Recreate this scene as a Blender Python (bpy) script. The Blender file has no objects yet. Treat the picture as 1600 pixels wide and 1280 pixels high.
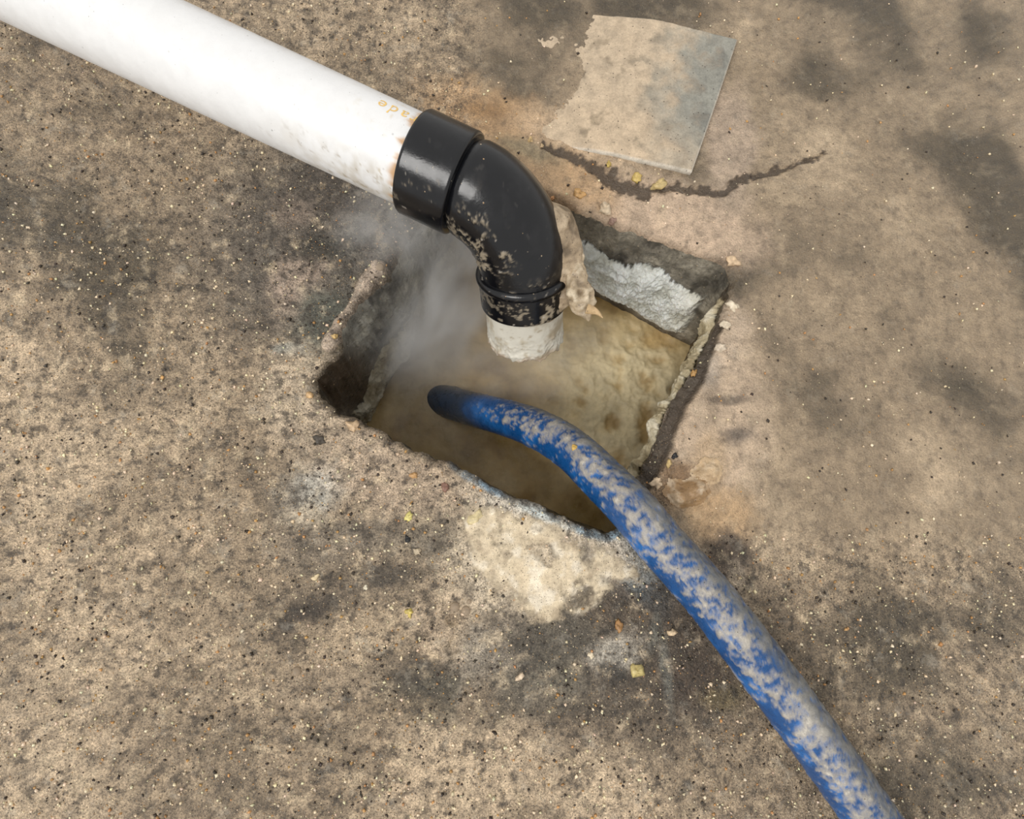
import bpy, math, random
import numpy as np
from mathutils import Matrix, Vector

# ------------------------------------------------------------------ camera, world, sun, exposure
scene = bpy.context.scene
COL = scene.collection
F = 780.0                      # focal length in pixels of the 1600x1280 frame
H = 0.60                       # camera height above the floor (m)
NADIR = (766.0, 765.0)         # pixel straight below the camera
CAM = np.array([0.0, 0.0, H])

_d = np.array([(NADIR[0]-800)/F, -(NADIR[1]-640)/F, -1.0]); _d /= np.linalg.norm(_d)
_zc = -_d                                             # world up in camera axes
_xc = np.array([1.0, 0, 0]) - _zc[0]*_zc; _xc /= np.linalg.norm(_xc)
_yc = np.cross(_zc, _xc)
R_WC = np.stack([_xc, _yc, _zc])                      # camera vector -> world vector
cam_data = bpy.data.cameras.new('camera'); cam = bpy.data.objects.new('camera', cam_data)
COL.objects.link(cam)
cam_data.sensor_fit = 'HORIZONTAL'; cam_data.sensor_width = 36.0; cam_data.lens = F*36.0/1600.0
cam_data.clip_start = 0.01
M4 = Matrix.Identity(4)
for i in range(3):
    for j in range(3):
        M4[i][j] = float(R_WC[i, j])
M4.translation = Vector(CAM)
cam.matrix_world = M4
scene.camera = cam

world = bpy.data.worlds.new('world'); scene.world = world; world.use_nodes = True
world.node_tree.nodes['Background'].inputs[0].default_value = (1.0, 0.985, 0.955, 1)
world.node_tree.nodes['Background'].inputs[1].default_value = 0.80
sun_d = bpy.data.lights.new('sun', 'SUN'); sun = bpy.data.objects.new('sun', sun_d); COL.objects.link(sun)
sun_d.energy = 1.75; sun_d.angle = math.radians(28); sun_d.color = (1.0, 0.975, 0.94)
_dir = Vector((0.44, 0.38, -0.81))                    # light travels to the right, away from the viewer and down
sun.rotation_euler = _dir.to_track_quat('-Z', 'Y').to_euler()
sun.location = (-1, 0, 2)
scene.cycles.volume_bounces = 3
vs = scene.view_settings
vs.view_transform = 'Standard'; vs.look = 'None'; vs.exposure = 0.0; vs.gamma = 1.0; vs.use_curve_mapping = False

# ------------------------------------------------------------------ helpers
rng = np.random.default_rng(7); random.seed(7)

def ray(px, py):
    c = np.stack([(np.asarray(px, float)-800)/F, -(np.asarray(py, float)-640)/F, -np.ones_like(np.asarray(px, float))], -1)
    return c @ R_WC.T
def on_floor(px, py, z=0.0):
    r = ray(px, py); t = (z-H)/r[..., 2]
    return CAM + r*t[..., None]
def at_depth(px, py, depth):
    return CAM + ray(px, py)*np.asarray(depth, float)[..., None]
def to_px(P):
    c = (P-CAM) @ R_WC
    return 800 + F*c[..., 0]/-c[..., 2], 640 - F*c[..., 1]/-c[..., 2]
def cam_vec(v):
    w = np.asarray(v, float) @ R_WC.T
    return w/np.linalg.norm(w)

_perm = np.random.default_rng(3).permutation(4096)
_g3 = np.random.default_rng(4).normal(size=(4096, 3)); _g3 /= np.linalg.norm(_g3, axis=1)[:, None]
def noise3(x, y, z=0.0):
    x, y, z = np.broadcast_arrays(np.asarray(x, float), np.asarray(y, float), np.asarray(z, float))
    xi, yi, zi = np.floor(x).astype(int), np.floor(y).astype(int), np.floor(z).astype(int)
    xf, yf, zf = x-xi, y-yi, z-zi
    f = lambda t: t*t*t*(t*(t*6-15)+10)
    u, v, w = f(xf), f(yf), f(zf)
    def g(i, j, k):
        h = _perm[(_perm[(_perm[(xi+i) & 4095]+yi+j) & 4095]+zi+k) & 4095]
        G = _g3[h]
        return G[..., 0]*(xf-i)+G[..., 1]*(yf-j)+G[..., 2]*(zf-k)
    l = lambda a, b, t: a+(b-a)*t
    return 1.6*l(l(l(g(0,0,0), g(1,0,0), u), l(g(0,1,0), g(1,1,0), u), v),
             l(l(g(0,0,1), g(1,0,1), u), l(g(0,1,1), g(1,1,1), u), v), w)
def noise2(x, y, s=0):
    return noise3(x, y, s*7.31+0.37)
def fbm(x, y, z=0.0, oct=4, gain=0.5):
    a, t, n = 1.0, 0.0, 0.0
    for o in range(oct):
        t = t+a*noise3(x*2**o+o*17.3, y*2**o-o*9.1, np.asarray(z)*2**o+o*3.7); n += a; a *= gain
    return t/n
def sstep(a, b, x):
    t = np.clip((x-a)/(b-a), 0, 1); return t*t*(3-2*t)
def lin(c):
    c = np.asarray(c, float)/255.0
    return np.where(c <= 0.04045, c/12.92, ((c+0.055)/1.055)**2.4)
def lerp(a, b, t):
    return a+(b-a)*t
def blend(col, c, m):
    return col+(lin(c)-col)*m[..., None]

def tag(o, label=None, cat=None, group=None, kind=None):
    if label: o['label'] = label
    if cat: o['category'] = cat
    if group: o['group'] = group
    if kind: o['kind'] = kind
    return o
def empty(name, loc):
    o = bpy.data.objects.new(name, None); COL.objects.link(o); o.location = loc; o.empty_display_size = 0.02
    return o
def mesh_obj(name, verts, faces, mat, parent=None, col=None, rough=None, smooth=True, cover=None, grime=None, face_up=False):
    me = bpy.data.meshes.new(name)
    verts = np.ascontiguousarray(verts, dtype=np.float32).reshape(-1, 3)
    faces = np.asarray(faces)
    if parent is not None:
        verts = verts-np.array(parent.location, dtype=np.float32)
    if face_up:
        w = verts if parent is None else verts+np.array(parent.location, dtype=np.float32)
        a_, b_, c_ = w[faces[:, 0]], w[faces[:, 1]], w[faces[:, 2]]
        if (np.cross(b_-a_, c_-a_)*(CAM-a_)).sum() < 0: faces = faces[:, ::-1]
    me.vertices.add(len(verts)); me.vertices.foreach_set('co', verts.ravel())
    k = faces.shape[1]
    me.loops.add(faces.size); me.loops.foreach_set('vertex_index', faces.astype(np.int32).ravel())
    me.polygons.add(len(faces))
    me.polygons.foreach_set('loop_start', np.arange(0, faces.size, k, dtype=np.int32))
    me.update(calc_edges=True); me.validate()
    if smooth:
        me.polygons.foreach_set('use_smooth', np.ones(len(faces), dtype=bool))
    if col is not None:
        a = me.attributes.new('tint', 'FLOAT_COLOR', 'POINT')
        c = np.ones((len(verts), 4), dtype=np.float32); c[:, :3] = np.clip(col.reshape(-1, 3), 0.001, 1)
        if grime is not None: c[:, 3] = np.asarray(grime).reshape(-1)
        a.data.foreach_set('color', c.ravel())
    if rough is not None:
        a = me.attributes.new('rough', 'FLOAT', 'POINT')
        a.data.foreach_set('value', np.ascontiguousarray(rough, dtype=np.float32).ravel())
    if cover is not None:
        a = me.attributes.new('cover', 'FLOAT', 'POINT')
        a.data.foreach_set('value', np.ascontiguousarray(cover, dtype=np.float32).ravel())
    me.materials.append(mat)
    o = bpy.data.objects.new(name, me); COL.objects.link(o)
    if parent is not None:
        o.parent = parent
    return o
def grid_faces(n, m, closed=False, flip=False):
    i = np.arange(n-1)[:, None]; j = np.arange(m if closed else m-1)[None, :]
    j2 = (j+1) % m
    a, b, c, d = i*m+j, i*m+j2, (i+1)*m+j2, (i+1)*m+j
    f = np.stack(np.broadcast_arrays(a, b, c, d), -1).reshape(-1, 4)
    return f[:, ::-1] if flip else f
def grid_obj(name, P, mat, closed=False, flip=False, **kw):
    n, m = P.shape[:2]
    return mesh_obj(name, P.reshape(-1, 3), grid_faces(n, m, closed, flip), mat, **kw)

def sweep(path, r, n=96, ref=None):
    """tube positions round a path; r is a number, (k,) or (k,n). Returns P (k,n,3), N outward normals."""
    path = np.asarray(path, float); k = len(path)
    T = np.gradient(path, axis=0); T /= np.linalg.norm(T, axis=1)[:, None]
    e = np.asarray(ref if ref is not None else [0, 0, 1.0]); e = e-T[0]*(e@T[0]); e /= np.linalg.norm(e)
    E = []
    for t in T:
        e = e-t*(e@t); e /= np.linalg.norm(e); E.append(e.copy())
    E = np.array(E); B = np.cross(T, E)
    th = np.linspace(0, 2*np.pi, n, endpoint=False)
    N = E[:, None, :]*np.cos(th)[None, :, None]+B[:, None, :]*np.sin(th)[None, :, None]
    r = np.asarray(r, float)
    if r.ndim == 0: r = np.full((k, n), float(r))
    if r.ndim == 1: r = np.repeat(r[:, None], n, 1)
    return path[:, None, :]+N*r[..., None], N, th
def catmull(pts, n):
    pts = np.asarray(pts, float); p = np.vstack([2*pts[0]-pts[1], pts, 2*pts[-1]-pts[-2]])
    L = np.concatenate([[0], np.cumsum(np.linalg.norm(np.diff(pts, axis=0), axis=1))]); L /= L[-1]
    out = []
    for s in np.linspace(0, 1, n):
        i = min(np.searchsorted(L, s, 'right')-1, len(pts)-2); t = (s-L[i])/(L[i+1]-L[i])
        a, b, c, d = p[i], p[i+1], p[i+2], p[i+3]
        out.append(0.5*((2*b)+(c-a)*t+(2*a-5*b+4*c-d)*t*t+(3*b-a-3*c+d)*t**3))
    return np.array(out)

# ------------------------------------------------------------------ materials
def material(name, speck=0.0, speck_scale=500.0, dark=0.0, dark_scale=380.0, bump=0.3, bump_scale=260.0, mottle=0.25,
             mottle_scale=90.0, rough=0.45, spec=0.5, coat=0.0, use_tint=True, color=(0.5, 0.5, 0.5), bump_dist=0.002, sss=0.0, fine=0.0, film=0.0, cover=False):
    m = bpy.data.materials.new(name); m.use_nodes = True
    nt = m.node_tree; N = nt.nodes; L = nt.links; N.clear()
    out = N.new('ShaderNodeOutputMaterial'); bs = N.new('ShaderNodeBsdfPrincipled'); L.new(bs.outputs[0], out.inputs[0])
    geo = N.new('ShaderNodeTexCoord')
    pos = geo.outputs['Object']
    if use_tint:
        at = N.new('ShaderNodeAttribute'); at.attribute_name = 'tint'; base = at.outputs['Color']; grime = at.outputs['Alpha']
        ar = N.new('ShaderNodeAttribute'); ar.attribute_name = 'rough'; rsock = ar.outputs['Fac']
    else:
        rgb = N.new('ShaderNodeRGB'); rgb.outputs[0].default_value = (*lin(color), 1); base = rgb.outputs[0]; rsock = None; grime = 1.0
    def noise(scale, detail=4, rr=0.6):
        n = N.new('ShaderNodeTexNoise'); n.inputs['Scale'].default_value = scale; n.inputs['Detail'].default_value = detail
        n.inputs['Roughness'].default_value = rr; L.new(pos, n.inputs['Vector']); return n.outputs['Fac']
    def ramp(sock, a, b, lo=0.0, hi=1.0):
        r = N.new('ShaderNodeMapRange'); r.clamp = True; r.interpolation_type = 'SMOOTHSTEP'
        r.inputs['From Min'].default_value = a; r.inputs['From Max'].default_value = b
        r.inputs['To Min'].default_value = lo; r.inputs['To Max'].default_value = hi
        L.new(sock, r.inputs['Value']); return r.outputs['Result']
    def math_(op, a, b):
        n = N.new('ShaderNodeMath'); n.operation = op
        for s, v in ((n.inputs[0], a), (n.inputs[1], b)):
            if isinstance(v, (int, float)): s.default_value = v
            else: L.new(v, s)
        return n.outputs[0]
    def mix(fac, a, b, mode='MIX'):
        n = N.new('ShaderNodeMix'); n.data_type = 'RGBA'; n.blend_type = mode
        if isinstance(fac, (int, float)): n.inputs[0].default_value = fac
        else: L.new(fac, n.inputs[0])
        for idx, v in ((6, a), (7, b)):
            if isinstance(v, tuple): n.inputs[idx].default_value = (*v, 1)
            else: L.new(v, n.inputs[idx])
        return n.outputs[2]
    c = base
    nz = noise(mottle_scale, 6, 0.65)
    if mottle > 0:
        v = ramp(nz, 0.3, 0.7, 1-mottle, 1+mottle)
        cc = N.new('ShaderNodeCombineColor'); [L.new(v, cc.inputs[i]) for i in range(3)]
        c = mix(grime, c, cc.outputs[0], 'MULTIPLY')
    if fine > 0:
        v = ramp(noise(mottle_scale*6, 4, 0.75), 0.32, 0.68, 1-fine, 1+fine)
        cc = N.new('ShaderNodeCombineColor'); [L.new(v, cc.inputs[i]) for i in range(3)]
        c = mix(grime, c, cc.outputs[0], 'MULTIPLY')
    if film > 0:
        fm = noise(38, 9, 0.72); c = mix(math_('MULTIPLY', ramp(fm, 0.54, 0.68), math_('MULTIPLY', grime, film*.55)), c, tuple(lin((206, 196, 178))))
        fd = noise(52, 9, 0.75); c = mix(math_('MULTIPLY', ramp(fd, 0.54, 0.63), math_('MULTIPLY', grime, film*1.5)), c, tuple(lin((66, 57, 47))))
    hgt = noise(bump_scale, 5, 0.6)
    def spots(scale, size, amount, thr):
        vo = N.new('ShaderNodeTexVoronoi'); vo.inputs['Scale'].default_value = scale; L.new(pos, vo.inputs['Vector'])
        inside = ramp(vo.outputs['Distance'], size, size*0.55)
        sp = N.new('ShaderNodeSeparateColor'); L.new(vo.outputs['Color'], sp.inputs[0])
        on = ramp(sp.outputs[0], thr, thr+0.02)
        return math_('MULTIPLY', math_('MULTIPLY', inside, on), math_('MULTIPLY', grime, amount)), sp.outputs[1]
    if dark > 0:
        s, _ = spots(dark_scale, 0.36, 0.75, 1-dark)
        c = mix(s, c, tuple(lin((52, 44, 36))))
        s2, _ = spots(dark_scale*2.3, 0.4, 0.6, 1-dark*1.2)
        c = mix(s2, c, tuple(lin((48, 42, 36))))
    if speck > 0:
        s, k = spots(speck_scale, 0.33, 0.85, 1-speck)
        c = mix(s, c, mix(k, tuple(lin((205, 160, 105))), tuple(lin((235, 222, 196)))))
        hgt = math_('ADD', hgt, math_('MULTIPLY', s, 0.9))
    L.new(c, bs.inputs['Base Color'])
    if rsock is None:
        L.new(ramp(nz, 0.3, 0.7, max(rough-0.12, 0.05), rough+0.12), bs.inputs['Roughness'])
    else:
        L.new(math_('MULTIPLY', rsock, ramp(nz, 0.3, 0.7, 0.75, 1.25)), bs.inputs['Roughness'])
    bs.inputs['Specular IOR Level'].default_value = spec
    if cover:
        ac = N.new('ShaderNodeAttribute'); ac.attribute_name = 'cover'; L.new(ac.outputs['Fac'], bs.inputs['Alpha'])
    bs.inputs['Coat Weight'].default_value = coat; bs.inputs['Coat Roughness'].default_value = 0.12
    if sss > 0:
        bs.inputs['Subsurface Weight'].default_value = sss; bs.inputs['Subsurface Radius'].default_value = (0.006, 0.005, 0.004)
        bs.inputs['Subsurface Scale'].default_value = 1.0
    b = N.new('ShaderNodeBump'); b.inputs['Strength'].default_value = bump; b.inputs['Distance'].default_value = bump_dist
    L.new(hgt, b.inputs['Height']); L.new(b.outputs[0], bs.inputs['Normal'])
    return m

M_FLOOR = material('sludgy_concrete', speck=0.2, speck_scale=460, dark=0.24, dark_scale=360, bump=0.9, bump_scale=360, mottle=0.38, mottle_scale=80, fine=0.48, bump_dist=0.003, film=0.5)
M_WALL = material('wet_pit_concrete', speck=0.05, speck_scale=300, dark=0.10, dark_scale=260, bump=0.7, bump_scale=200, mottle=0.35, mottle_scale=45, fine=0.2, bump_dist=0.004)
M_FOAM = material('froth', dark=0.22, dark_scale=520, bump=0.4, bump_scale=520, mottle=0.14, mottle_scale=60, fine=0.12, cover=True)
M_GREASE = material('grease', bump=0.75, bump_scale=240, mottle=0.10, mottle_scale=110, fine=0.08, bump_dist=0.004, sss=0.25, cover=True)
M_WATER = material('murky_water', bump=0.25, bump_scale=90, mottle=0.16, mottle_scale=26, fine=0.05, bump_dist=0.004, cover=True)
M_PVC = material('white_pvc', dark=0.012, dark_scale=260, bump=0.06, bump_scale=300, mottle=0.03, mottle_scale=60, rough=0.35)
M_ABS = material('black_plastic', speck=0.02, speck_scale=330, bump=0.10, bump_scale=420, mottle=0.12, mottle_scale=60, bump_dist=0.0012)
M_SLUDGE = material('dried_sludge', cover=False, dark=0.06, dark_scale=420, speck=0.02, bump=0.5, bump_scale=330, mottle=0.18, mottle_scale=110, fine=0.1)
M_HOSE = material('blue_hose_rubber', dark=0.03, dark_scale=420, bump=0.28, bump_scale=420, mottle=0.12, mottle_scale=120, fine=0.15, bump_dist=0.0015)
M_PLATE = material('sludged_plate', dark=0.06, dark_scale=300, bump=0.35, bump_scale=300, mottle=0.18, mottle_scale=60, fine=0.12)
M_BIT = material('debris', bump=0.4, bump_scale=500, mottle=0.2, mottle_scale=200, bump_dist=0.001)
M_INK = material('amber_print', use_tint=False, color=(236, 196, 116), rough=0.5, bump=0.0, mottle=0.1)
M_DARKIN = material('pipe_bore', use_tint=False, color=(40, 36, 32), rough=0.7, bump=0.2, mottle=0.2)

# ------------------------------------------------------------------ floor colour and relief (as functions of the place on the floor)
# stains: centre x, y, radius x, y, turn, colour, strength, edge softness  (given where the photograph shows them on the ground plane)
STAINS = [
 # far left floor, dark and wet
 (500, 380, 190, 175, 0, (104, 95, 84), .95, .5), (470, 445, 44, 58, 10, (170, 150, 132), .85, .5), (462, 330, 34, 22, 0, (150, 132, 116), .6, .6),
 (505, 388, 62, 20, -12, (58, 56, 46), .85, .6), (560, 345, 55, 40, -40, (125, 118, 108), .6, .6), (505, 500, 58, 46, -40, (98, 100, 88), .85, .5),
 (452, 548, 26, 10, 0, (150, 156, 150), .8, .5), (545, 420, 40, 30, -30, (96, 90, 80), .6, .6), (520, 300, 70, 30, 25, (92, 82, 72), .7, .6),
 # left middle
 (470, 620, 62, 75, 15, (184, 166, 142), .9, .5), (540, 700, 90, 55, 25, (172, 154, 132), .8, .5), (497, 762, 44, 34, -10, (196, 194, 184), .75, .55),
 (462, 775, 40, 40, 0, (128, 120, 108), .6, .6), (480, 812, 40, 18, 0, (205, 190, 165), .6, .5), (620, 760, 120, 55, 25, (172, 152, 130), .8, .5),
 (610, 845, 110, 26, 8, (112, 102, 88), .75, .6), (700, 835, 60, 40, 0, (120, 110, 94), .65, .6), (500, 850, 80, 40, 0, (140, 128, 112), .6, .6),
 (560, 925, 150, 45, -14, (122, 108, 90), .8, .5), (470, 962, 60, 18, -25, (74, 64, 54), .85, .6), (600, 900, 45, 16, 0, (76, 70, 62), .7, .6),
 (575, 1010, 140, 60, -22, (172, 152, 126), .85, .5), (510, 1080, 90, 45, -10, (152, 134, 112), .7, .5), (690, 975, 55, 45, 0, (176, 156, 132), .8, .5),
 (660, 1060, 75, 34, 12, (86, 76, 64), .8, .55), (720, 1090, 110, 44, 0, (98, 92, 78), .8, .55), (620, 1105, 70, 20, 0, (140, 122, 98), .6, .6), (775, 1015, 60, 46, -20, (172, 164, 150), .75, .55),
 (745, 1095, 26, 38, 20, (160, 140, 116), .7, .5), (780, 930, 40, 40, 0, (168, 152, 132), .6, .5),
 # lower right, dark brown
 (1000, 1020, 230, 150, 0, (104, 91, 76), .95, .45), (880, 1000, 70, 50, -10, (104, 97, 84), .8, .5), (950, 930, 80, 40, 30, (106, 92, 76), .85, .5),
 (962, 1028, 38, 30, -30, (176, 168, 154), .85, .55), (960, 1055, 30, 16, 20, (66, 60, 52), .8, .5), (850, 1075, 70, 40, 0, (122, 115, 100), .7, .5), (1090, 1060, 60, 50, 0, (90, 74, 60), .7, .5),
 (1022, 985, 9, 34, 12, (124, 132, 126), .4, .7), (1040, 1050, 8, 60, -6, (128, 136, 130), .4, .7), (1130, 1090, 34, 20, 0, (140, 124, 84), .5, .6), (900, 1100, 120, 20, 0, (112, 100, 84), .6, .6),
 (1075, 975, 40, 30, 40, (92, 78, 64), .7, .5), (1000, 905, 60, 30, 45, (98, 108, 112), .8, .55), (970, 855, 40, 16, 25, (112, 128, 134), .85, .5), (1040, 930, 30, 40, 40, (84, 78, 72), .7, .5),
 # pale foam film by the near edge
 (870, 830, 130, 42, 25, (206, 198, 184), .9, .5), (800, 880, 96, 74, 0, (204, 188, 164), .85, .5), (920, 860, 60, 34, 20, (206, 190, 168), .85, .5),
 (805, 852, 22, 12, 20, (104, 88, 70), .7, .6), (890, 880, 34, 14, 40, (124, 110, 92), .7, .6), (945, 905, 50, 14, 38, (112, 96, 80), .7, .6),
 (766, 764, 26, 6, 27, (158, 190, 212), .95, .6), (725, 740, 26, 8, 32, (176, 190, 198), .8, .5), (850, 804, 50, 8, 24, (176, 192, 196), .6, .7), (920, 832, 26, 8, 24, (134, 168, 186), .75, .6), (965, 832, 22, 8, -30, (124, 150, 164), .9, .5),
 # right bank
 (1110, 660, 90, 150, 0, (186, 164, 140), .95, .4), (1125, 520, 46, 60, 0, (184, 164, 142), .9, .4), (1140, 625, 30, 7, -5, (112, 98, 84), .8, .6), (1148, 682, 26, 12, -10, (108, 98, 90), .7, .6),
 (1068, 765, 44, 24, -15, (128, 98, 66), .85, .55), (1055, 735, 24, 16, 0, (136, 104, 70), .7, .6), (1120, 800, 60, 40, 10, (190, 158, 120), .85, .5), (1140, 865, 40, 34, 20, (92, 78, 66), .9, .5), (1110, 720, 30, 40, 0, (190, 162, 128), .6, .5),
 (1105, 580, 24, 30, 0, (170, 160, 148), .5, .6), (1150, 900, 14, 24, 0, (176, 160, 140), .7, .5),
 # far bank
 (1040, 340, 160, 60, 16, (194, 170, 146), .95, .4), (1140, 230, 40, 90, 0, (176, 156, 136), .9, .4), (800, 200, 150, 50, 22, (184, 150, 112), .9, .45), (890, 285, 80, 34, 25, (190, 158, 122), .9, .5),
 (760, 172, 40, 14, 10, (150, 116, 78), .7, .6), (830, 235, 50, 16, 15, (140, 132, 108), .7, .6), (940, 215, 120, 40, 12, (196, 172, 144), .8, .5), (870, 315, 40, 12, 28, (128, 98, 64), .8, .6),
]
CRACK = np.array([(846, 228), (880, 240), (915, 254), (940, 272), (962, 284), (1000, 300), (1030, 296), (1062, 292), (1100, 300), (1118, 302), (1140, 290), (1165, 276), (1230, 262), (1290, 240)], float)
CRACK_W = np.array([5, 8, 9, 10, 15, 15, 10, 8, 7, 7, 8, 8, 6, 3], float)
STRIP = np.array([(1128, 505), (1106, 555), (1090, 592), (1066, 625), (1050, 660), (1036, 700), (1018, 735), (1000, 770)], float)
STRIP_W = np.array([5, 9, 12, 13, 13, 15, 16, 10], float)
RIDGE = np.array([(515, 540), (535, 512), (552, 488), (565, 465), (578, 447), (592, 427)], float)
RIDGE_W = np.array([12, 15, 12, 13, 18, 17], float)

def poly_field(px, py, pts, w):
    """1 on the line, 0 at its width and beyond"""
    best = np.full(px.shape, 9.0)
    for i in range(len(pts)-1):
        a, b = pts[i], pts[i+1]; ab = b-a
        t = np.clip(((px-a[0])*ab[0]+(py-a[1])*ab[1])/(ab@ab), 0, 1)
        d = np.hypot(px-a[0]-ab[0]*t, py-a[1]-ab[1]*t)/(w[i]+(w[i+1]-w[i])*t)
        best = np.minimum(best, d)
    return best
def stain_shade_mask(px, py, cx, cy, rx, ry, rot, soft):
    c, s = math.cos(math.radians(rot)), math.sin(math.radians(rot))
    dx, dy = px-cx, py-cy
    d = np.hypot((dx*c+dy*s)/rx, (-dx*s+dy*c)/ry)
    return 1-sstep(1-soft, 1+soft, d)

def floor_height(P):
    x, y = P[..., 0], P[..., 1]
    px, py = to_px(np.stack([x, y, 0*x], -1))
    h = 0.0035*fbm(x*9, y*9, 1.7, 4)+0.0016*fbm(x*42, y*42, 4.1, 4, .6)+0.0011*fbm(x*170, y*170, 6.2, 3, .6)
    wob = 5*noise2(px/22, py/22, 5)
    f = poly_field(px+wob, py+wob, CRACK, CRACK_W); h = h-0.0035*(1-sstep(0.5, 1.15, f))
    f = poly_field(px+wob*.6, py-wob*.6, STRIP, STRIP_W); h = h-0.010*(1-sstep(0.4, 1.2, f))
    f = poly_field(px+wob*.5, py, RIDGE, RIDGE_W); h = h+0.010*np.sqrt(np.clip(1-f*f*.8, 0, 1))
    for cx, cy, rx, ry, rot, a in ((1080, 775, 36, 16, -12, .007), (1105, 745, 26, 14, -20, .005), (702, 985, 26, 30, 10, .006), (690, 1015, 30, 10, 20, .004),
                                   (800, 890, 90, 66, 0, .002), (950, 250, 120, 14, 12, .004), (470, 620, 50, 60, 0, .003), (1090, 655, 20, 50, 10, .005), (600, 410, 16, 22, 20, .004)):
        h = h+a*stain_shade_mask(px+wob, py+wob, cx, cy, rx, ry, rot, .55)
    h = h-0.004*stain_shade_mask(px, py, 1068, 742, 20, 12, 0, .5)-0.006*stain_shade_mask(px, py, 706, 968, 9, 8, 0, .4)-0.005*stain_shade_mask(px, py, 711, 1008, 10, 16, 10, .5)
    return h
def floor_tint(P):
    x, y = P[..., 0], P[..., 1]
    px, py = to_px(np.stack([x, y, 0*x], -1))
    n1 = fbm(x*5, y*5, 9.3, 4); n2 = fbm(x*21, y*21, 2.2, 5, .6)
    col = np.zeros(px.shape+(3,))+lin((156, 137, 113))
    col = blend(col, (184, 163, 136), sstep(0.0, 0.35, n1))
    col = blend(col, (104, 92, 74), sstep(0.05, 0.4, -n1))
    wx = 34*fbm(px/60, py/60, 11.0, 6, .66); wy = 34*fbm(px/60, py/60, 15.0, 6, .66)
    for cx, cy, rx, ry, rot, c, s, soft in STAINS:
        k = min(1.0, min(rx, ry)/30.0)
        col = blend(col, c, s*stain_shade_mask(px+wx*k, py+wy*k, cx, cy, rx, ry, rot, soft))
    # smears and blotches
    blot = fbm(x*60, y*60, 5.5, 4, .65)
    col = col*(1+0.20*n2+0.26*blot)[..., None]
    dk = fbm(x*95, y*95, 8.8, 3, .6)
    right = sstep(1000, 1080, px)*sstep(900, 800, py)
    far_ = sstep(500, 400, py-.35*(px-800))*sstep(700, 780, px)
    smooth_ = np.clip(right+far_, 0, 1)
    grime = 1-.62*smooth_
    col = blend(col, (58, 50, 42), .60*sstep(0.17, 0.36, dk)*grime)
    dk2 = fbm(x*38, y*38, 21.0, 5, .66)
    col = blend(col, (76, 66, 54), .50*sstep(0.12, 0.34, dk2)*grime)
    col = blend(col, (200, 180, 150), .45*sstep(0.10, 0.34, -dk2)*grime)
    sm = noise3((x*.8+y*.6)*30, (-x*.6+y*.8)*170, 2.0)
    col = col*(1+0.13*sm*sstep(760, 660, px)*sstep(640, 720, py))[..., None]
    wob = 5*noise2(px/22, py/22, 5)+5*noise2(px/9, py/9, 6)
    f = poly_field(px+wob, py+wob, CRACK, CRACK_W); f = f+1.1*fbm(px/13, py/13, 4.0, 3, .6); col = blend(col, (92, 78, 64), .9*(1-sstep(0.65, 1.0, f)))
    f = poly_field(px+wob*.6, py-wob*.6, STRIP, STRIP_W); col = blend(col, (78, 66, 54), .9*(1-sstep(0.7, 1.2, f)))
    f = poly_field(px+wob*.5, py, RIDGE, RIDGE_W); col = blend(col, (176, 158, 140), .92*(1-sstep(0.8, 1.1, f)))
    lum = col.mean(-1, keepdims=True); pivot = float(lin((150, 150, 150))[0])
    col = np.clip(lum+(col-lum)*1.02, .004, 1)*(np.clip(lum, .01, 1)/pivot)**.28
    rgh = 0.28+0.20*n2
    return col, np.clip(rgh+.08*smooth_, .14, .7), grime

# ------------------------------------------------------------------ the pit rim, floor and walls
RIM = [ # left corner, left edge, far corner, far edge, right corner, right edge, near corner, near edge (clockwise as seen)
 ('left', (493, 601)), ('left', (507, 577)), ('left', (531, 550)), ('left', (537, 522)), ('left', (556, 488)), ('left', (578, 461)), ('left', (604, 440)), ('left', (616, 412)), ('left', (636, 378)), ('left', (664, 335)), ('left', (694, 290)),
 ('far', (716, 268)), ('far', (760, 270)), ('far', (805, 284)), ('far', (848, 300)), ('far', (886, 322)), ('far', (925, 336)), ('far', (962, 352)), ('far', (1004, 365)), ('far', (1040, 379)), ('far', (1076, 392)), ('far', (1110, 405)), ('far', (1132, 416)),
 ('right', (1143, 440)), ('right', (1134, 474)), ('right', (1126, 505)), ('right', (1106, 545)), ('right', (1088, 580)), ('right', (1064, 612)), ('right', (1050, 640)), ('right', (1034, 670)), ('right', (1022, 705)), ('right', (1004, 738)), ('right', (990, 778)), ('right', (968, 818)),
 ('near', (946, 834)), ('near', (909, 822)), ('near', (878, 806)), ('near', (849, 793)), ('near', (821, 781)), ('near', (790, 770)), ('near', (763, 755)), ('near', (735, 738)), ('near', (688, 718)), ('near', (648, 702)), ('near', (624, 692)), ('near', (594, 674)), ('near', (561, 656)), ('near', (531, 645)), ('near', (507, 624)),
]
WATER_Z = -0.22
BOTTOM = {'left': ((552, 694), (742, 362)), 'far': ((742, 362), (1076, 540)), 'right': ((1076, 540), (985, 846)), 'near': ((985, 846), (552, 694))}
rim_px = np.array([p for _, p in RIM], float); rim_side = [s for s, _ in RIM]
NR = 1440
def closed_spline(pts, n):
    p = np.vstack([pts[-2:], pts, pts[:3]]); out, src = [], []
    seg = np.linalg.norm(np.diff(np.vstack([pts, pts[:1]]), axis=0), axis=1); L = np.concatenate([[0], np.cumsum(seg)])
    for s in np.linspace(0, L[-1], n, endpoint=False):
        i = min(np.searchsorted(L, s, 'right')-1, len(pts)-1); t = (s-L[i])/seg[i]
        a, b, c, d = p[i+1], p[i+2], p[i+3], p[i+4]
        out.append(0.5*((2*b)+(c-a)*t+(2*a-5*b+4*c-d)*t*t+(3*b-a-3*c+d)*t**3)); src.append(i+t)
    return np.array(out), np.array(src)
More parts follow.
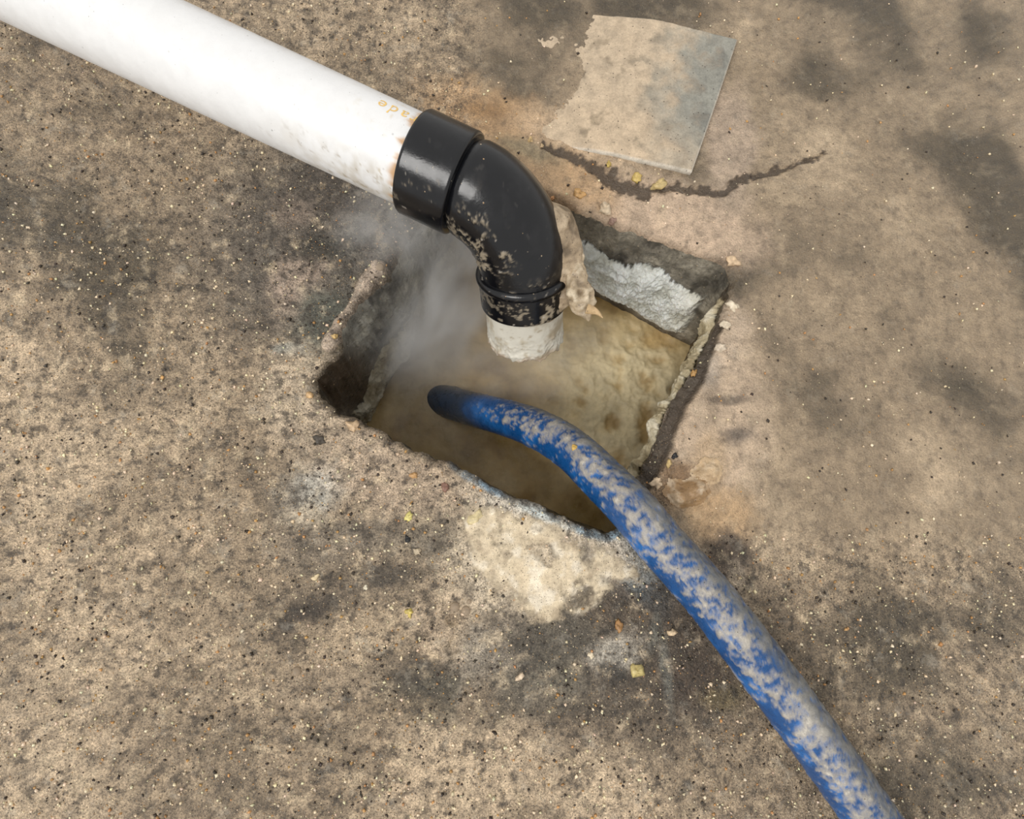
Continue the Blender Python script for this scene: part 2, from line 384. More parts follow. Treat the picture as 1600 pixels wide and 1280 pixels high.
rim_curve, rim_src = closed_spline(rim_px, NR)
rim_w = on_floor(rim_curve[:, 0], rim_curve[:, 1])
_t = np.roll(rim_w, -1, 0)-np.roll(rim_w, 1, 0); _t /= np.linalg.norm(_t, axis=1)[:, None]
rim_n = np.stack([-_t[:, 1], _t[:, 0], 0*_t[:, 0]], 1)              # outward (curve runs clockwise)
if ((rim_w-rim_w.mean(0))*rim_n).sum() < 0: rim_n = -rim_n
rag = 0.0042*noise3(rim_w[:, 0]*70, rim_w[:, 1]*70, 3.0)+0.0014*noise3(rim_w[:, 0]*220, rim_w[:, 1]*220, 5.0)
rim_w = rim_w+rim_n*rag[:, None]
cen = rim_w.mean(0)
OUTER = 2.2
ang = np.arctan2(rim_w[:, 1]-cen[1], rim_w[:, 0]-cen[0])
outer = cen+OUTER*np.stack([np.cos(ang), np.sin(ang), 0*ang], 1)
dist = np.concatenate([np.linspace(0, 0.02, 14), np.arange(0.0222, 0.40, 0.0022), np.geomspace(0.405, OUTER-0.2, 70)])
nn = np.linalg.norm(outer-rim_w, axis=1)
Pf = rim_w[None]+(outer-rim_w)[None]*np.minimum(dist[:, None]/nn[None], 1.0)[..., None]
hz = floor_height(Pf)
edge = np.clip(dist/0.012, 0, 1)[:, None]
rnd = 0.007*(1-np.sqrt(np.clip(1-(1-edge)**2, 0, 1)))
chip = 0.0035*fbm(Pf[..., 0]*110, Pf[..., 1]*110, 2.7, 3, .6)*(1-sstep(0.0, 0.03, dist))[:, None]
Pf[..., 2] = hz-rnd+chip
tint, rgh, grm = floor_tint(Pf)
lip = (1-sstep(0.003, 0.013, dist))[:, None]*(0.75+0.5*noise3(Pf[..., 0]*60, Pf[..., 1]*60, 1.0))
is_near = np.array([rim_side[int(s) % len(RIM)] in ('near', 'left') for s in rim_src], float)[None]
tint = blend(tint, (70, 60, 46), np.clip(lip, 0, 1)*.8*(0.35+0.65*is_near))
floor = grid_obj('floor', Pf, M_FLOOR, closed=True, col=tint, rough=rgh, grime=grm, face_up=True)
tag(floor, 'sludge-covered brown concrete floor around the pit', None, None, 'structure')

# walls, one per side, running from the rim down below the water
def wall(side, name, label):
    idx = [i for i, s in enumerate(rim_side) if s == side]
    lo, hi = idx[0], idx[-1]+1
    k = np.where((rim_src >= lo) & (rim_src <= hi))[0]
    k = np.concatenate([k, [(k[-1]+1) % NR]])
    u = np.linspace(0, 1, len(k))
    a, b = [on_floor(np.array(float(q[0])), np.array(float(q[1])), WATER_Z) for q in BOTTOM[side]]
    low = a[None]+(b-a)[None]*u[:, None]
    top = Pf[0, k]
    v = np.concatenate([np.linspace(0, 1, 100), [1.1, 1.25]])
    P = np.zeros((len(v), len(k), 3))
    s = sstep(0.0, 1.0, np.clip(v, 0, 1))*0.35+v*0.65
    P[..., :2] = top[None, :, :2]*(1-s[:, None, None])+low[None, :, :2]*s[:, None, None]
    P[..., 2] = top[None, :, 2]+(WATER_Z-top[None, :, 2])*v[:, None]
    nrm = rim_n[k]
    q = P[..., 0]*.7+P[..., 1]*.7
    bump = 0.006*fbm(P[..., 0]*22, P[..., 1]*22, P[..., 2]*22, 4, .55)*np.minimum(v*8, 1)[:, None]
    P = P+nrm[None]*bump[..., None]
    n1 = fbm(P[..., 0]*25, P[..., 1]*25, P[..., 2]*14, 4, .6)
    c = np.zeros(P.shape)
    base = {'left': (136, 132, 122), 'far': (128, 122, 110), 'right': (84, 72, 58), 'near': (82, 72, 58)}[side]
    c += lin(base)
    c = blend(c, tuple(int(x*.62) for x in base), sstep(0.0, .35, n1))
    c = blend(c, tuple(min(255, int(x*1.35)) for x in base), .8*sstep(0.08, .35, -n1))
    if side == 'left':
        px, py = to_px(P)
        c = blend(c, (160, 158, 150), .5*sstep(.2, .45, noise3(q*120, P[..., 2]*9, 3.0)))
        c = blend(c, (60, 44, 26), .9*stain_shade_mask(px, py, 535, 600, 62, 55, 0, .5))  # shade of the left corner painted in as dark brown
    if side == 'far':
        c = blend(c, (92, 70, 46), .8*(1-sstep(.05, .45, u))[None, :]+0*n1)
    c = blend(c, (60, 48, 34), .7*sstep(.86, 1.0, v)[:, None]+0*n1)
    r = np.clip(.34+.2*n1, .15, .7)
    o = grid_obj(name, P, M_WALL, col=c, rough=r, face_up=True)
    tag(o, label, None, None, 'structure')
    return P, k, u, v
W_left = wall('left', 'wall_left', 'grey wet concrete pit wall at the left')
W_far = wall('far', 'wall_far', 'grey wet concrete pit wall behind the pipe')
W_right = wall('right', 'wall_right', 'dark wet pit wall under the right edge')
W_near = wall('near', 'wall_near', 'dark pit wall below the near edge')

# ------------------------------------------------------------------ water in the pit
gx, gy = np.meshgrid(np.linspace(520, 1130, 420), np.linspace(320, 890, 380))
Pw = on_floor(gx, gy, WATER_Z)
px, py = gx+18*fbm(gx/40, gy/40, 3.0, 3), gy+18*fbm(gx/40, gy/40, 7.0, 3)
scum = np.maximum(stain_shade_mask(px, py, 985, 640, 120, 130, -25, .45), .7*stain_shade_mask(px, py, 930, 560, 90, 60, 0, .5))
lump = fbm(Pw[..., 0]*22, Pw[..., 1]*22, 1.0, 4, .55); bil = np.abs(fbm(Pw[..., 0]*17, Pw[..., 1]*17, 5.0, 4, .5))
Pw[..., 2] += 0.003*fbm(Pw[..., 0]*18, Pw[..., 1]*18, 2.0, 3)+scum*(0.020*(0.30-bil)+0.005*lump)
c = np.zeros(Pw.shape)+lin((186, 156, 100))
c = blend(c, (200, 172, 120), sstep(0, .3, lump)); c = blend(c, (152, 120, 68), .8*sstep(0, .35, -lump))
c = blend(c, (150, 128, 88), .6*stain_shade_mask(px, py, 690, 700, 60, 40, 30, .7))
c = blend(c, (214, 198, 160), scum*(0.9-1.5*np.clip(bil-.12, 0, .5)))
c = blend(c, (158, 128, 76), scum*.7*sstep(.15, .40, bil))
c = blend(c, (168, 158, 138), .6*stain_shade_mask(px, py, 660, 560, 60, 110, 25, .6))
water = empty('pit_water', (0.0, 0.0, WATER_Z)); tag(water, 'murky brown water with tan scum filling the pit', 'water', None, 'stuff')
for i, (dz, al) in enumerate(((0, .68), (-.007, .55), (-.015, .5), (-.025, .6), (-.045, 1.0))):  # lower see-through sheets are added so that sunken things fade with depth
    Q = Pw.copy(); Q[..., 2] = (Pw[..., 2] if i == 0 else Pw[..., 2]-.0+.0)+dz
    grid_obj('water_surface' if i == 0 else 'murk_sheet', Q, M_WATER, flip=True, parent=water, col=c, rough=np.clip((.30 if i == 0 else .8)+.4*scum, .2, .9), cover=np.clip(al+scum, 0, 1), face_up=True)

# ------------------------------------------------------------------ grease on the pit walls
def crust(W, name, label, cat, u0, u1, v0f, v1f, thick, cfn, nu=260, nv=90, lumps=1.0):
    P, k, u, v = W
    U = np.linspace(u0, u1, nu); V = np.linspace(0, 1, nv)
    v0 = np.array([v0f(x) for x in U]); v1 = np.array([v1f(x) for x in U])
    vv = v0[None]+(v1-v0)[None]*V[:, None]
    fi = np.clip(vv*99, 0, 99.9); i0 = fi.astype(int); fr = (fi-i0)[..., None]
    fj = np.clip(U*(len(u)-1), 0, len(u)-1.001); j0 = fj.astype(int); gr = (fj-j0)[None, :, None]
    J = np.broadcast_to(j0[None], i0.shape)
    S = (P[i0, J]*(1-fr)+P[i0+1, J]*fr)*(1-gr)+(P[i0, J+1]*(1-fr)+P[i0+1, J+1]*fr)*gr
    nrm = -rim_n[k[j0]][None]
    e = np.minimum(np.minimum(V, 1-V)[:, None]*2*2.2, np.minimum(U-u0, u1-U)[None]/(u1-u0)*9)
    e = np.sqrt(np.clip(e, 0, 1))
    n1 = fbm(S[..., 0]*34, S[..., 1]*34, S[..., 2]*34, 4, .6); n2 = np.abs(fbm(S[..., 0]*75, S[..., 1]*75, S[..., 2]*75, 3, .6))
    n4 = np.abs(fbm(S[..., 0]*150, S[..., 1]*150, S[..., 2]*150, 3, .6))
    d = thick(U)[None]*e*(0.8+0.6*n1)-0.004*(1-e)+lumps*(0.010*(0.25-n2)*e+0.005*(.25-n4)*e)
    ragg = 0.006*fbm(S[..., 0]*50, S[..., 1]*50, 3.3, 3)*(1-e)
    Q = S+nrm*d[..., None]; Q[..., 2] += ragg
    c, r = cfn(S, U, V, n1, n2)
    n5 = fbm(S[..., 0]*120, S[..., 1]*120, S[..., 2]*120, 4, .7)
    o = grid_obj(name, Q, M_GREASE, col=c, rough=r, cover=sstep(.10, .42, e+.55*n5-.08*(1-e)), face_up=True)
    tag(o, label, cat)
    return o
def white_c(S, U, V, n1, n2):
    c = np.zeros(S.shape)+lin((226, 228, 222))
    c = blend(c, (240, 242, 238), sstep(0, .3, n1)); c = blend(c, (196, 196, 184), .8*sstep(0, .3, -n1))
    c = blend(c, (222, 214, 192), .5*sstep(.8, .95, U)[None]+0*n1)
    return c, .38+0*n1
crust(W_far, 'grease_crust', 'white lumpy grease crust along the far pit wall', 'grease', .36, .955,
      lambda x: .27+.16*abs(x-.72)+.05*math.sin(x*23), lambda x: .90+.05*math.sin(x*17), lambda U: .017+.005*np.sin(U*21), white_c)
def cream_c(S, U, V, n1, n2):
    c = np.zeros(S.shape)+lin((196, 182, 150))
    c = blend(c, (218, 208, 184), sstep(0, .3, n1)); c = blend(c, (150, 134, 102), .8*sstep(0, .3, -n1))
    return c, .34+0*n1
crust(W_right, 'grease_ledge', 'thin cream grease ledge hanging along the right pit wall', 'grease', .02, .86,
      lambda x: .05+.02*math.sin(x*19), lambda x: .30+.05*math.sin(x*13), lambda U: .013+.004*np.sin(U*27)+.002*np.sin(U*71), cream_c, nu=420, lumps=.3)
def grey_c(S, U, V, n1, n2):
    c = np.zeros(S.shape)+lin((156, 146, 122))
    c = blend(c, (178, 170, 150), sstep(0, .3, n1)); c = blend(c, (112, 98, 72), .8*sstep(0, .3, -n1))
    return c, .5+0*n1
crust(W_left, 'scum_band', 'dull tan scum band along the waterline of the left pit wall', 'scum', .06, .92,
      lambda x: .62+.05*math.sin(x*15), lambda x: .985+.01*math.sin(x*21), lambda U: .010+.004*np.sin(U*19), grey_c)

# ------------------------------------------------------------------ discharge pipe with black elbow
PD = 0.0475                                            # pipe radius
n_in = cam_vec((0.907, -0.421, -0.006)); n_out = cam_vec((0.0445, -0.671, -0.740))
C0 = at_depth(np.array(650.0), np.array(254.8), np.array(0.531))     # collar mouth
fr_cam = CAM-C0; fr_cam = fr_cam-n_in*(fr_cam@n_in); fr_cam /= np.linalg.norm(fr_cam)
pipe = empty('discharge_pipe', tuple(C0))
tag(pipe, 'white plastic discharge pipe with a black elbow pouring into the pit', 'pipe')

# white inlet pipe
s = np.concatenate([np.linspace(-1.25, -0.4, 40), np.linspace(-0.395, 0.02, 200)])
path = C0+n_in*s[:, None]
P, Nn, th = sweep(path, PD, 160, fr_cam)
c = np.zeros(P.shape)+lin((232, 232, 232))
S2, T2 = np.meshgrid(s, th, indexing='ij')
n1 = fbm(P[..., 0]*40, P[..., 1]*40, P[..., 2]*40, 4, .6); n2 = fbm(P[..., 0]*120, P[..., 1]*120, P[..., 2]*120, 3, .6)
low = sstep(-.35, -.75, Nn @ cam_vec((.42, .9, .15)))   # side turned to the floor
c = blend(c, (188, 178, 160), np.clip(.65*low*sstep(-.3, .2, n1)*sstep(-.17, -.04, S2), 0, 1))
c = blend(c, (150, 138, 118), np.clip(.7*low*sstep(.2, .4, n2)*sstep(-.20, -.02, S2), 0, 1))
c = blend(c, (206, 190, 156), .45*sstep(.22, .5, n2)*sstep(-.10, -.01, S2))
rust = sstep(-.010, -.001, S2+.006*noise3(np.cos(T2)*9, np.sin(T2)*9, 2.0))*sstep(-.2, .3, noise3(np.cos(T2)*5, np.sin(T2)*5, 8.0)+.15)
c = blend(c, (196, 146, 84), .85*rust)
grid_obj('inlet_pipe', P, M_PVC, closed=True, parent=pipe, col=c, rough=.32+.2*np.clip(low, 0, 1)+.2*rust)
inlet = pipe.children[-1] if pipe.children else None

# collar and elbow share one black look
def black(P, Nn, sludge, sl_amt):
    n1 = fbm(P[..., 0]*50, P[..., 1]*50, P[..., 2]*50, 4, .6); n2 = fbm(P[..., 0]*140, P[..., 1]*140, P[..., 2]*140, 3, .6)
    n3 = fbm(P[..., 0]*260, P[..., 1]*260, P[..., 2]*260, 3, .6)
    c = np.zeros(P.shape)+lin((12, 13, 17))
    c = blend(c, (24, 24, 27), .7*sstep(0, .35, n1))
    m = sludge*sstep(sl_amt, sl_amt+.16, n1*.65+n2*.40+n3*.22)
    c = blend(c, (160, 147, 126), np.clip(m*.9, 0, 1))
    m2 = sstep(.42, .5, n2)*np.clip(sludge*1.2+.05, 0, 1)
    c = blend(c, (178, 170, 158), .8*m2)
    r = np.clip(.19+.10*n1+.35*np.clip(m+m2, 0, 1), .16, .75)
    return c, r, np.clip(m, 0, 1)
CL = 0.0567; CR = 0.0542
prof = [(-0.0002, PD-.001), (-0.0002, CR-.003), (.0006, CR-.001), (.0025, CR), (.004, CR)]+[(x, CR) for x in np.linspace(.006, CL-.004, 40)]+[(CL-.0025, CR), (CL-.0008, CR-.0007), (CL, CR-.0025), (CL, CR-.008)]
s = np.array([p[0] for p in prof]); rr = np.array([p[1] for p in prof])
path = C0+n_in*s[:, None]
th = np.linspace(0, 2*np.pi, 160, endpoint=False); Bv = np.cross(n_in, fr_cam)
Nc = fr_cam[None]*np.cos(th)[:, None]+Bv[None]*np.sin(th)[:, None]
P = path[:, None]+Nc[None]*rr[:, None, None]
low = sstep(0.0, .8, Nc @ cam_vec((-.6, -.75, .1)))[None]*np.ones((len(s), 1))
c, r, _ = black(P, None, .45*low, .22)
grid_obj('inlet_collar', P, M_ABS, closed=True, parent=pipe, col=c, rough=r)
# elbow body
phi = math.acos(float(n_in@n_out)); m_in = (n_out-math.cos(phi)*n_in)/math.sin(phi); RB = 0.0912; ER = 0.0512
C1 = C0+n_in*CL
lead = .002
a = np.linspace(0, phi, 110)
arc = C1+n_in*lead+RB*(np.sin(a)[:, None]*n_in+(1-np.cos(a))[:, None]*m_in)
path = np.vstack([C1+n_in*np.linspace(-.004, lead, 10)[:-1, None], arc, arc[-1]+n_out*np.linspace(.001, .004, 5)[:, None]])
er = np.interp(np.arange(len(path)), [0, 7, 14, 26], [ER-.004, ER-.004, ER-.001, ER])
P, Nn, th = sweep(path, er, 160, fr_cam)
u = np.linspace(0, 1, len(path))[:, None]+0*th[None]
inner = sstep(.2, .9, -(Nn @ (-m_in)))                  # inner side of the bend
left = sstep(.2, .9, Nn @ cam_vec((-.85, -.3, .4)))
ex, ey = to_px(P)
sl = np.clip(1.0*stain_shade_mask(ex, ey, 733, 352, 30, 26, 30, .6)+.8*stain_shade_mask(ex, ey, 785, 395, 16, 30, -15, .5)+.8*stain_shade_mask(ex, ey, 752, 405, 18, 30, -40, .5)+.55*sstep(.86, .97, u)+.10*left, 0, 1)
c, r, m = black(P, Nn, sl, .10)
P = P+Nn*(m*.0012)[..., None]
elbow = grid_obj('elbow', P, M_ABS, closed=True, parent=pipe, col=c, rough=r)
C2 = path[-1]; E2 = None
# frame at the outlet
fo = CAM-C2; fo = fo-n_out*(fo@n_out); fo /= np.linalg.norm(fo); bo = np.cross(n_out, fo)
th = np.linspace(0, 2*np.pi, 180, endpoint=False); No = fo[None]*np.cos(th)[:, None]+bo[None]*np.sin(th)[:, None]
def turned(name, prof, mat, colfn, rag=None):
    s = np.array([p[0] for p in prof]); rr = np.array([p[1] for p in prof])
    P = C2+(n_out[None]*s[:, None])[:, None]+No[None]*rr[:, None, None]
    if rag is not None: P = rag(P, s)
    c, r = colfn(P, s)
    return grid_obj(name, P, mat, closed=True, parent=pipe, col=c, rough=r)
# rounded bead between elbow and outlet socket
bead = [(.0015+.0062*math.cos(x)*-1+.003, ER-.0005+.0056*math.sin(x)) for x in np.linspace(0.0, math.pi, 18)]
def cf(P, s):
    c, r, m = black(P, None, np.full(P.shape[:2], .35), .25); return c, r
turned('bead_ring', bead, M_ABS, cf)
OR = 0.0532; OL = .044
prof = [(.002, ER-.002), (.003, OR-.0015)]+[(x, OR) for x in np.linspace(.005, OL-.002, 40)]+[(OL-.0006, OR-.0006), (OL, OR-.002), (OL, PD-.002)]
def cf2(P, s):
    c, r, m = black(P, None, np.clip(.75+.6*(No @ cam_vec((.9, -.2, .2)))[None]+0*P[..., 0], 0, 1), .06); return c, r
turned('outlet_socket', prof, M_ABS, cf2)
# white stub with an encrusted ragged mouth
SL = .058
ss = np.linspace(.02, OL+SL, 70)
prof = [(x, PD+.0006) for x in ss]+[(OL+SL+.001, PD-.002), (OL+SL, PD-.0045), (OL+SL-.03, PD-.0045)]
def rag(P, s):
    g = sstep(OL+.012, OL+SL, s)[:, None]
    d = .0045*fbm(P[..., 0]*60, P[..., 1]*60, P[..., 2]*60, 4, .6)+.003*np.abs(fbm(P[..., 0]*150, P[..., 1]*150, P[..., 2]*150, 2))
    P = P+No[None]*(g*d)[..., None]
    jag = .006*noise3(np.cos(th)*4, np.sin(th)*4, 4.0)+.003*noise3(np.cos(th)*13, np.sin(th)*13, 2.0)
    return P+n_out[None, None]*(g*jag[None])[..., None]
def cf3(P, s):
    n1 = fbm(P[..., 0]*40, P[..., 1]*40, P[..., 2]*40, 4, .6); n2 = fbm(P[..., 0]*120, P[..., 1]*120, P[..., 2]*120, 3, .6)
    c = np.zeros(P.shape)+lin((202, 197, 184))
    c = blend(c, (170, 157, 132), .8*sstep(.0, .3, n1)); c = blend(c, (150, 134, 108), .6*sstep(.2, .4, n2))
    g = sstep(OL+SL-.012, OL+SL, s)[:, None]
    c = blend(c, (176, 150, 126), .75*g*sstep(-.2, .2, n1))
    rt = sstep(.3, .9, No @ cam_vec((.9, -.1, .1)))[None]
    c = blend(c, (160, 146, 124), .75*np.clip(rt*sstep(-.25, .15, n1), 0, 1))
    return c, .5+0*n1
turned('outlet_stub', prof, M_PVC, cf3, rag)
# sludge hanging on the right side of the elbow outlet, with a drip
kk = 150
uu = np.linspace(0, 1, kk)
def sludge_skin():
    # a patch over the outer-right side of elbow end and socket
    pth = np.vstack([arc[62:], arc[-1]+n_out*np.linspace(.001, .052, 26)[:, None]])
    Pq, Nq, tq = sweep(pth, ER+.001, 200, fr_cam)
    rgt = Nq @ cam_vec((.90, .12, -.42))
    uq = np.linspace(0, 1, len(pth))[:, None]
    n1 = fbm(Pq[..., 0]*38, Pq[..., 1]*38, Pq[..., 2]*38, 4, .6)
    cov = rgt+.12*n1+.22*np.clip(uq-.55, 0, 1)/.45
    t = sstep(.48, .80, cov)*np.minimum(np.minimum(uq*6, (1-uq)*5), 1)
    off = -.003+t*(.016+.006*uq)+.003*n1*t
    Pq = Pq+Nq*off[..., None]
    c = np.zeros(Pq.shape)+lin((164, 144, 118)); c = blend(c, (190, 172, 146), sstep(0, .3, n1)); c = blend(c, (96, 82, 64), .8*sstep(.02, .30, -n1)); c = blend(c, (110, 94, 74), .6*sstep(.1, .35, fbm(Pq[..., 0]*120, Pq[..., 1]*60, Pq[..., 2]*120, 4, .65)))
    # keep only the right half of the tube so that the patch has a clean boundary
    keep = (cov > .42)
    F_ = grid_faces(len(pth), 200, True)
    ok = keep.reshape(-1)[F_].any(1)
    F_ = F_[ok]; used, inv = np.unique(F_, return_inverse=True)
    return mesh_obj('sludge_crust', Pq.reshape(-1, 3)[used], inv.reshape(-1, 4), M_SLUDGE, parent=pipe, col=c.reshape(-1, 3)[used], rough=np.full(len(used), .42))
skin = sludge_skin(); skin['label'] = 'tan sludge caked on the right side of the outlet'
# drip: flat tongue that ends in a point and has a bubble hole
zt = 0.560
tip = catmull([at_depth(*[np.array(float(v)) for v in q]) for q in ((888, 372, zt-.002), (897, 402, zt), (901, 432, zt), (906, 458, zt), (912, 479, zt+.002), (917, 492, zt+.002), (920, 502, zt+.002))], 60)
rad = np.interp(np.linspace(0, 1, 60), [0, .25, .5, .68, .82, .93, 1], [.003, .010, .013, .016, .013, .007, .0006])
P, Nn, th = sweep(tip, rad, 48, fr_cam)
vdir = cam_vec((0, 0, 1)); off_ = P-tip[:, None]; P = tip[:, None]+off_-vdir*(.45*(off_@vdir))[..., None]
n1 = fbm(P[..., 0]*70, P[..., 1]*70, P[..., 2]*70, 3, .6)
P = P+Nn*(.0065*n1*np.minimum(rad/.01, 1)[:, None])[..., None]
hole = at_depth(np.array(907.0), np.array(457.0), np.array(zt-.009)); dd = np.linalg.norm(P-hole, axis=-1)
P = P-Nn*(.005*(1-sstep(.002, .0065, dd)))[..., None]
c = np.zeros(P.shape)+lin((168, 149, 122)); c = blend(c, (200, 184, 158), sstep(-.05, .3, n1)); c = blend(c, (110, 94, 74), .6*sstep(.05, .3, -n1)); c = blend(c, (110, 92, 68), .9*(1-sstep(.002, .006, dd)))
drip = grid_obj('drip', P, M_SLUDGE, closed=True, parent=pipe, col=c, rough=.34+0*n1); drip['label'] = 'tan sludge drip with a small hole'
spk = catmull([at_depth(*[np.array(float(v)) for v in q]) for q in ((916, 482, zt), (926, 485, zt), (934, 489, zt), (942, 497, zt))], 14)
P, Nn, th = sweep(spk, np.linspace(.007, .0004, 14), 14, fr_cam)
grid_obj('drip_point', P, M_SLUDGE, closed=True, parent=pipe, col=np.zeros(P.shape)+lin((200, 170, 128)), rough=np.full(P.shape[:2], .4))

# amber print on the pipe ("grade", upside down to the viewer)
fc = bpy.data.curves.new('print', 'FONT'); fc.body = 'grade'; fc.size = 0.0195; fc.resolution_u = 3; fc.space_character = 1.25
fo_ = bpy.data.objects.new('print', fc); COL.objects.link(fo_)
bpy.context.view_layer.update()
dg = bpy.context.evaluated_depsgraph_get(); tm = fo_.evaluated_get(dg).to_mesh()
tv = np.array([v.co[:] for v in tm.vertices]); tf = [list(p.vertices) for p in tm.polygons]
fo_.evaluated_get(dg).to_mesh_clear(); bpy.data.objects.remove(fo_)
# text x runs against the flow, letters' tops point away from the upper silhouette
bsgn = 1.0 if (np.cross(n_in, fr_cam) @ cam_vec((.42, .9, 0))) > 0 else -1.0
ax = .010-tv[:, 0]; thv = bsgn*(math.radians(56)-tv[:, 1]/PD)
Pt = C0+n_in*ax[:, None]+(PD+.00025)*(fr_cam*np.cos(thv)[:, None]+Bv*np.sin(thv)[:, None])
me = bpy.data.meshes.new('print'); me.from_pydata([tuple(p-C0) for p in Pt], [], tf); me.materials.append(M_INK)
pr = bpy.data.objects.new('lettering', me); COL.objects.link(pr); pr.parent = [o for o in bpy.data.objects if o.name == 'inlet_pipe'][0]
pr['label'] = 'faint amber upside-down lettering'

# ------------------------------------------------------------------ blue hose
HR = 0.0272
hp = [(590, 598, 1.0), (640, 611, .918), (692, 626, .842), (745, 641, .786), (800, 656, .732), (850, 676, .685), (895, 705, .645), (940, 748, .605), (985, 795, .572), (1040, 858, .556), (1100, 925, .545), (1160, 1003, .532), (1240, 1110, .525), (1330, 1235, .524), (1420, 1370, .528), (1540, 1560, .53)]
pts = np.array([at_depth(*[np.array(float(v)) for v in q]) for q in hp])
for p in pts[8:]:
    p[2] = max(p[2], HR+.002)
path = catmull(pts, 520)
P, Nn, th = sweep(path, HR, 112, CAM-pts[0])
px, py = to_px(P)
L = np.concatenate([[0], np.cumsum(np.linalg.norm(np.diff(path, axis=0), axis=1))])[:, None]+0*th[None]
n0 = fbm(P[..., 0]*26, P[..., 1]*26, P[..., 2]*26, 4, .6); n2 = fbm(P[..., 0]*110, P[..., 1]*110, P[..., 2]*110, 5, .7)
sw = fbm(L*95, th[None]*2.6+L*55, 3.0, 4, .65)          # wiped swirls round the hose
topn = Nn[..., 2]
right = Nn @ cam_vec((.78, .5, .2)); lft = Nn @ cam_vec((-.75, -.55, .1))
c = np.zeros(P.shape)+lin((16, 72, 128)); c = blend(c, (32, 100, 168), sstep(-.1, .35, n0))
mud = .40+.45*n0+.75*n2+.75*sw-.42*sstep(.45, .98, lft)
near_water = sstep(-.08, -.15, P[..., 2])                                # near the water: little mud
mud = mud-.50*near_water
m = .85*sstep(.10, .62, mud)+.15*sstep(.2, .3, mud)
c = blend(c, (166, 158, 144), .90*m); c = blend(c, (206, 198, 184), .6*sstep(.6, .85, mud)); 
g = sstep(.25, .8, right)*sstep(-.35, .15, n2+.1)*(1-near_water)
c = blend(c, (84, 88, 90), .78*g)  # upper-right flank painted greyer, as the hose's shaded side
c = blend(c, (40, 42, 40), .80*sstep(-.145, -.175, P[..., 2]+.012*n0)) # end painted dark, imitating how the murky water dims it
P = P+Nn*(.0012*m*(1+n2))[..., None]
hose_skin = P.copy(); hose_face = Nn.copy()
o = grid_obj('hose', P, M_HOSE, closed=True, col=c, rough=np.clip(.30+.25*m, .2, .7))
tag(o, 'blue rubber hose smeared with grey mud running into the pit', 'hose')

# ------------------------------------------------------------------ cover plate lying on the far floor
A_, B_, C_ = [on_floor(np.array(float(q[0])), np.array(float(q[1])), .006) for q in ((1078, 268), (1148, 66), (770, 198))]
eu = (C_-A_); ev = (B_-A_)
U, V = np.meshgrid(np.linspace(0, 1, 240), np.linspace(0, 1, 160))
def plate_pt(U, V, dz):
    P = A_+eu*U[..., None]+ev*V[..., None]
    P[..., 2] = .0105-.014*sstep(.38, .8, U)+dz
    return P
Pp = plate_pt(U, V, 0.0)
n1 = fbm(Pp[..., 0]*30, Pp[..., 1]*30, 3.0, 4, .6)
slg = sstep(.05, .42, U+.35*n1)*.9+.55*sstep(.4, .0, V+.3*n1)
slg = np.clip(slg, 0, 1)
Pp[..., 2] += .0022*slg*(1+n1)*np.minimum(np.minimum(U*30, V*30), 1)
inset = .006
c = np.zeros(Pp.shape)+lin((140, 138, 128)); c = blend(c, (108, 108, 102), sstep(0, .3, n1)); c = blend(c, (196, 174, 146), .9*slg)
c = blend(c, (118, 104, 84), .6*sstep(.12, .35, -n1)*slg)
top_n = U.shape
# closed slab: top grid plus a skirt on the four edges, edges rounded by the first ring
ring = np.concatenate([[(0, j) for j in range(240)], [(i, 239) for i in range(1, 160)], [(159, j) for j in range(238, -1, -1)], [(i, 0) for i in range(158, 0, -1)]])
Tp = Pp.reshape(-1, 3); ri = ring[:, 0]*240+ring[:, 1]
cen_p = Tp.mean(0)
b1 = Tp[ri]+np.array([0, 0, -.0022])+(Tp[ri]-cen_p)/np.linalg.norm(Tp[ri]-cen_p, axis=1)[:, None]*.0028
b2 = b1+np.array([0, 0, -.012])
nr = len(ri); n0_ = len(Tp)
F_ = [grid_faces(160, 240)]
j = np.arange(nr); j2 = (j+1) % nr
F_.append(np.stack([ri[j], n0_+j, n0_+j2, ri[j2]], 1)); F_.append(np.stack([n0_+j, n0_+nr+j, n0_+nr+j2, n0_+j2], 1))
allv = np.vstack([Tp, b1, b2]); cc = np.vstack([c.reshape(-1, 3), np.repeat(lin((214, 206, 192))[None], nr, 0), np.repeat(lin((120, 108, 92))[None], nr, 0)])  # upper edge ring tinted pale, a painted highlight along the shiny rim
o = mesh_obj('cover_plate', allv, np.vstack(F_), M_PLATE, col=cc, rough=np.concatenate([(.30+.2*slg).reshape(-1), np.full(2*nr, .12)]), face_up=True)
tag(o, 'flat grey cover plate half buried in tan sludge behind the pit', 'plate')

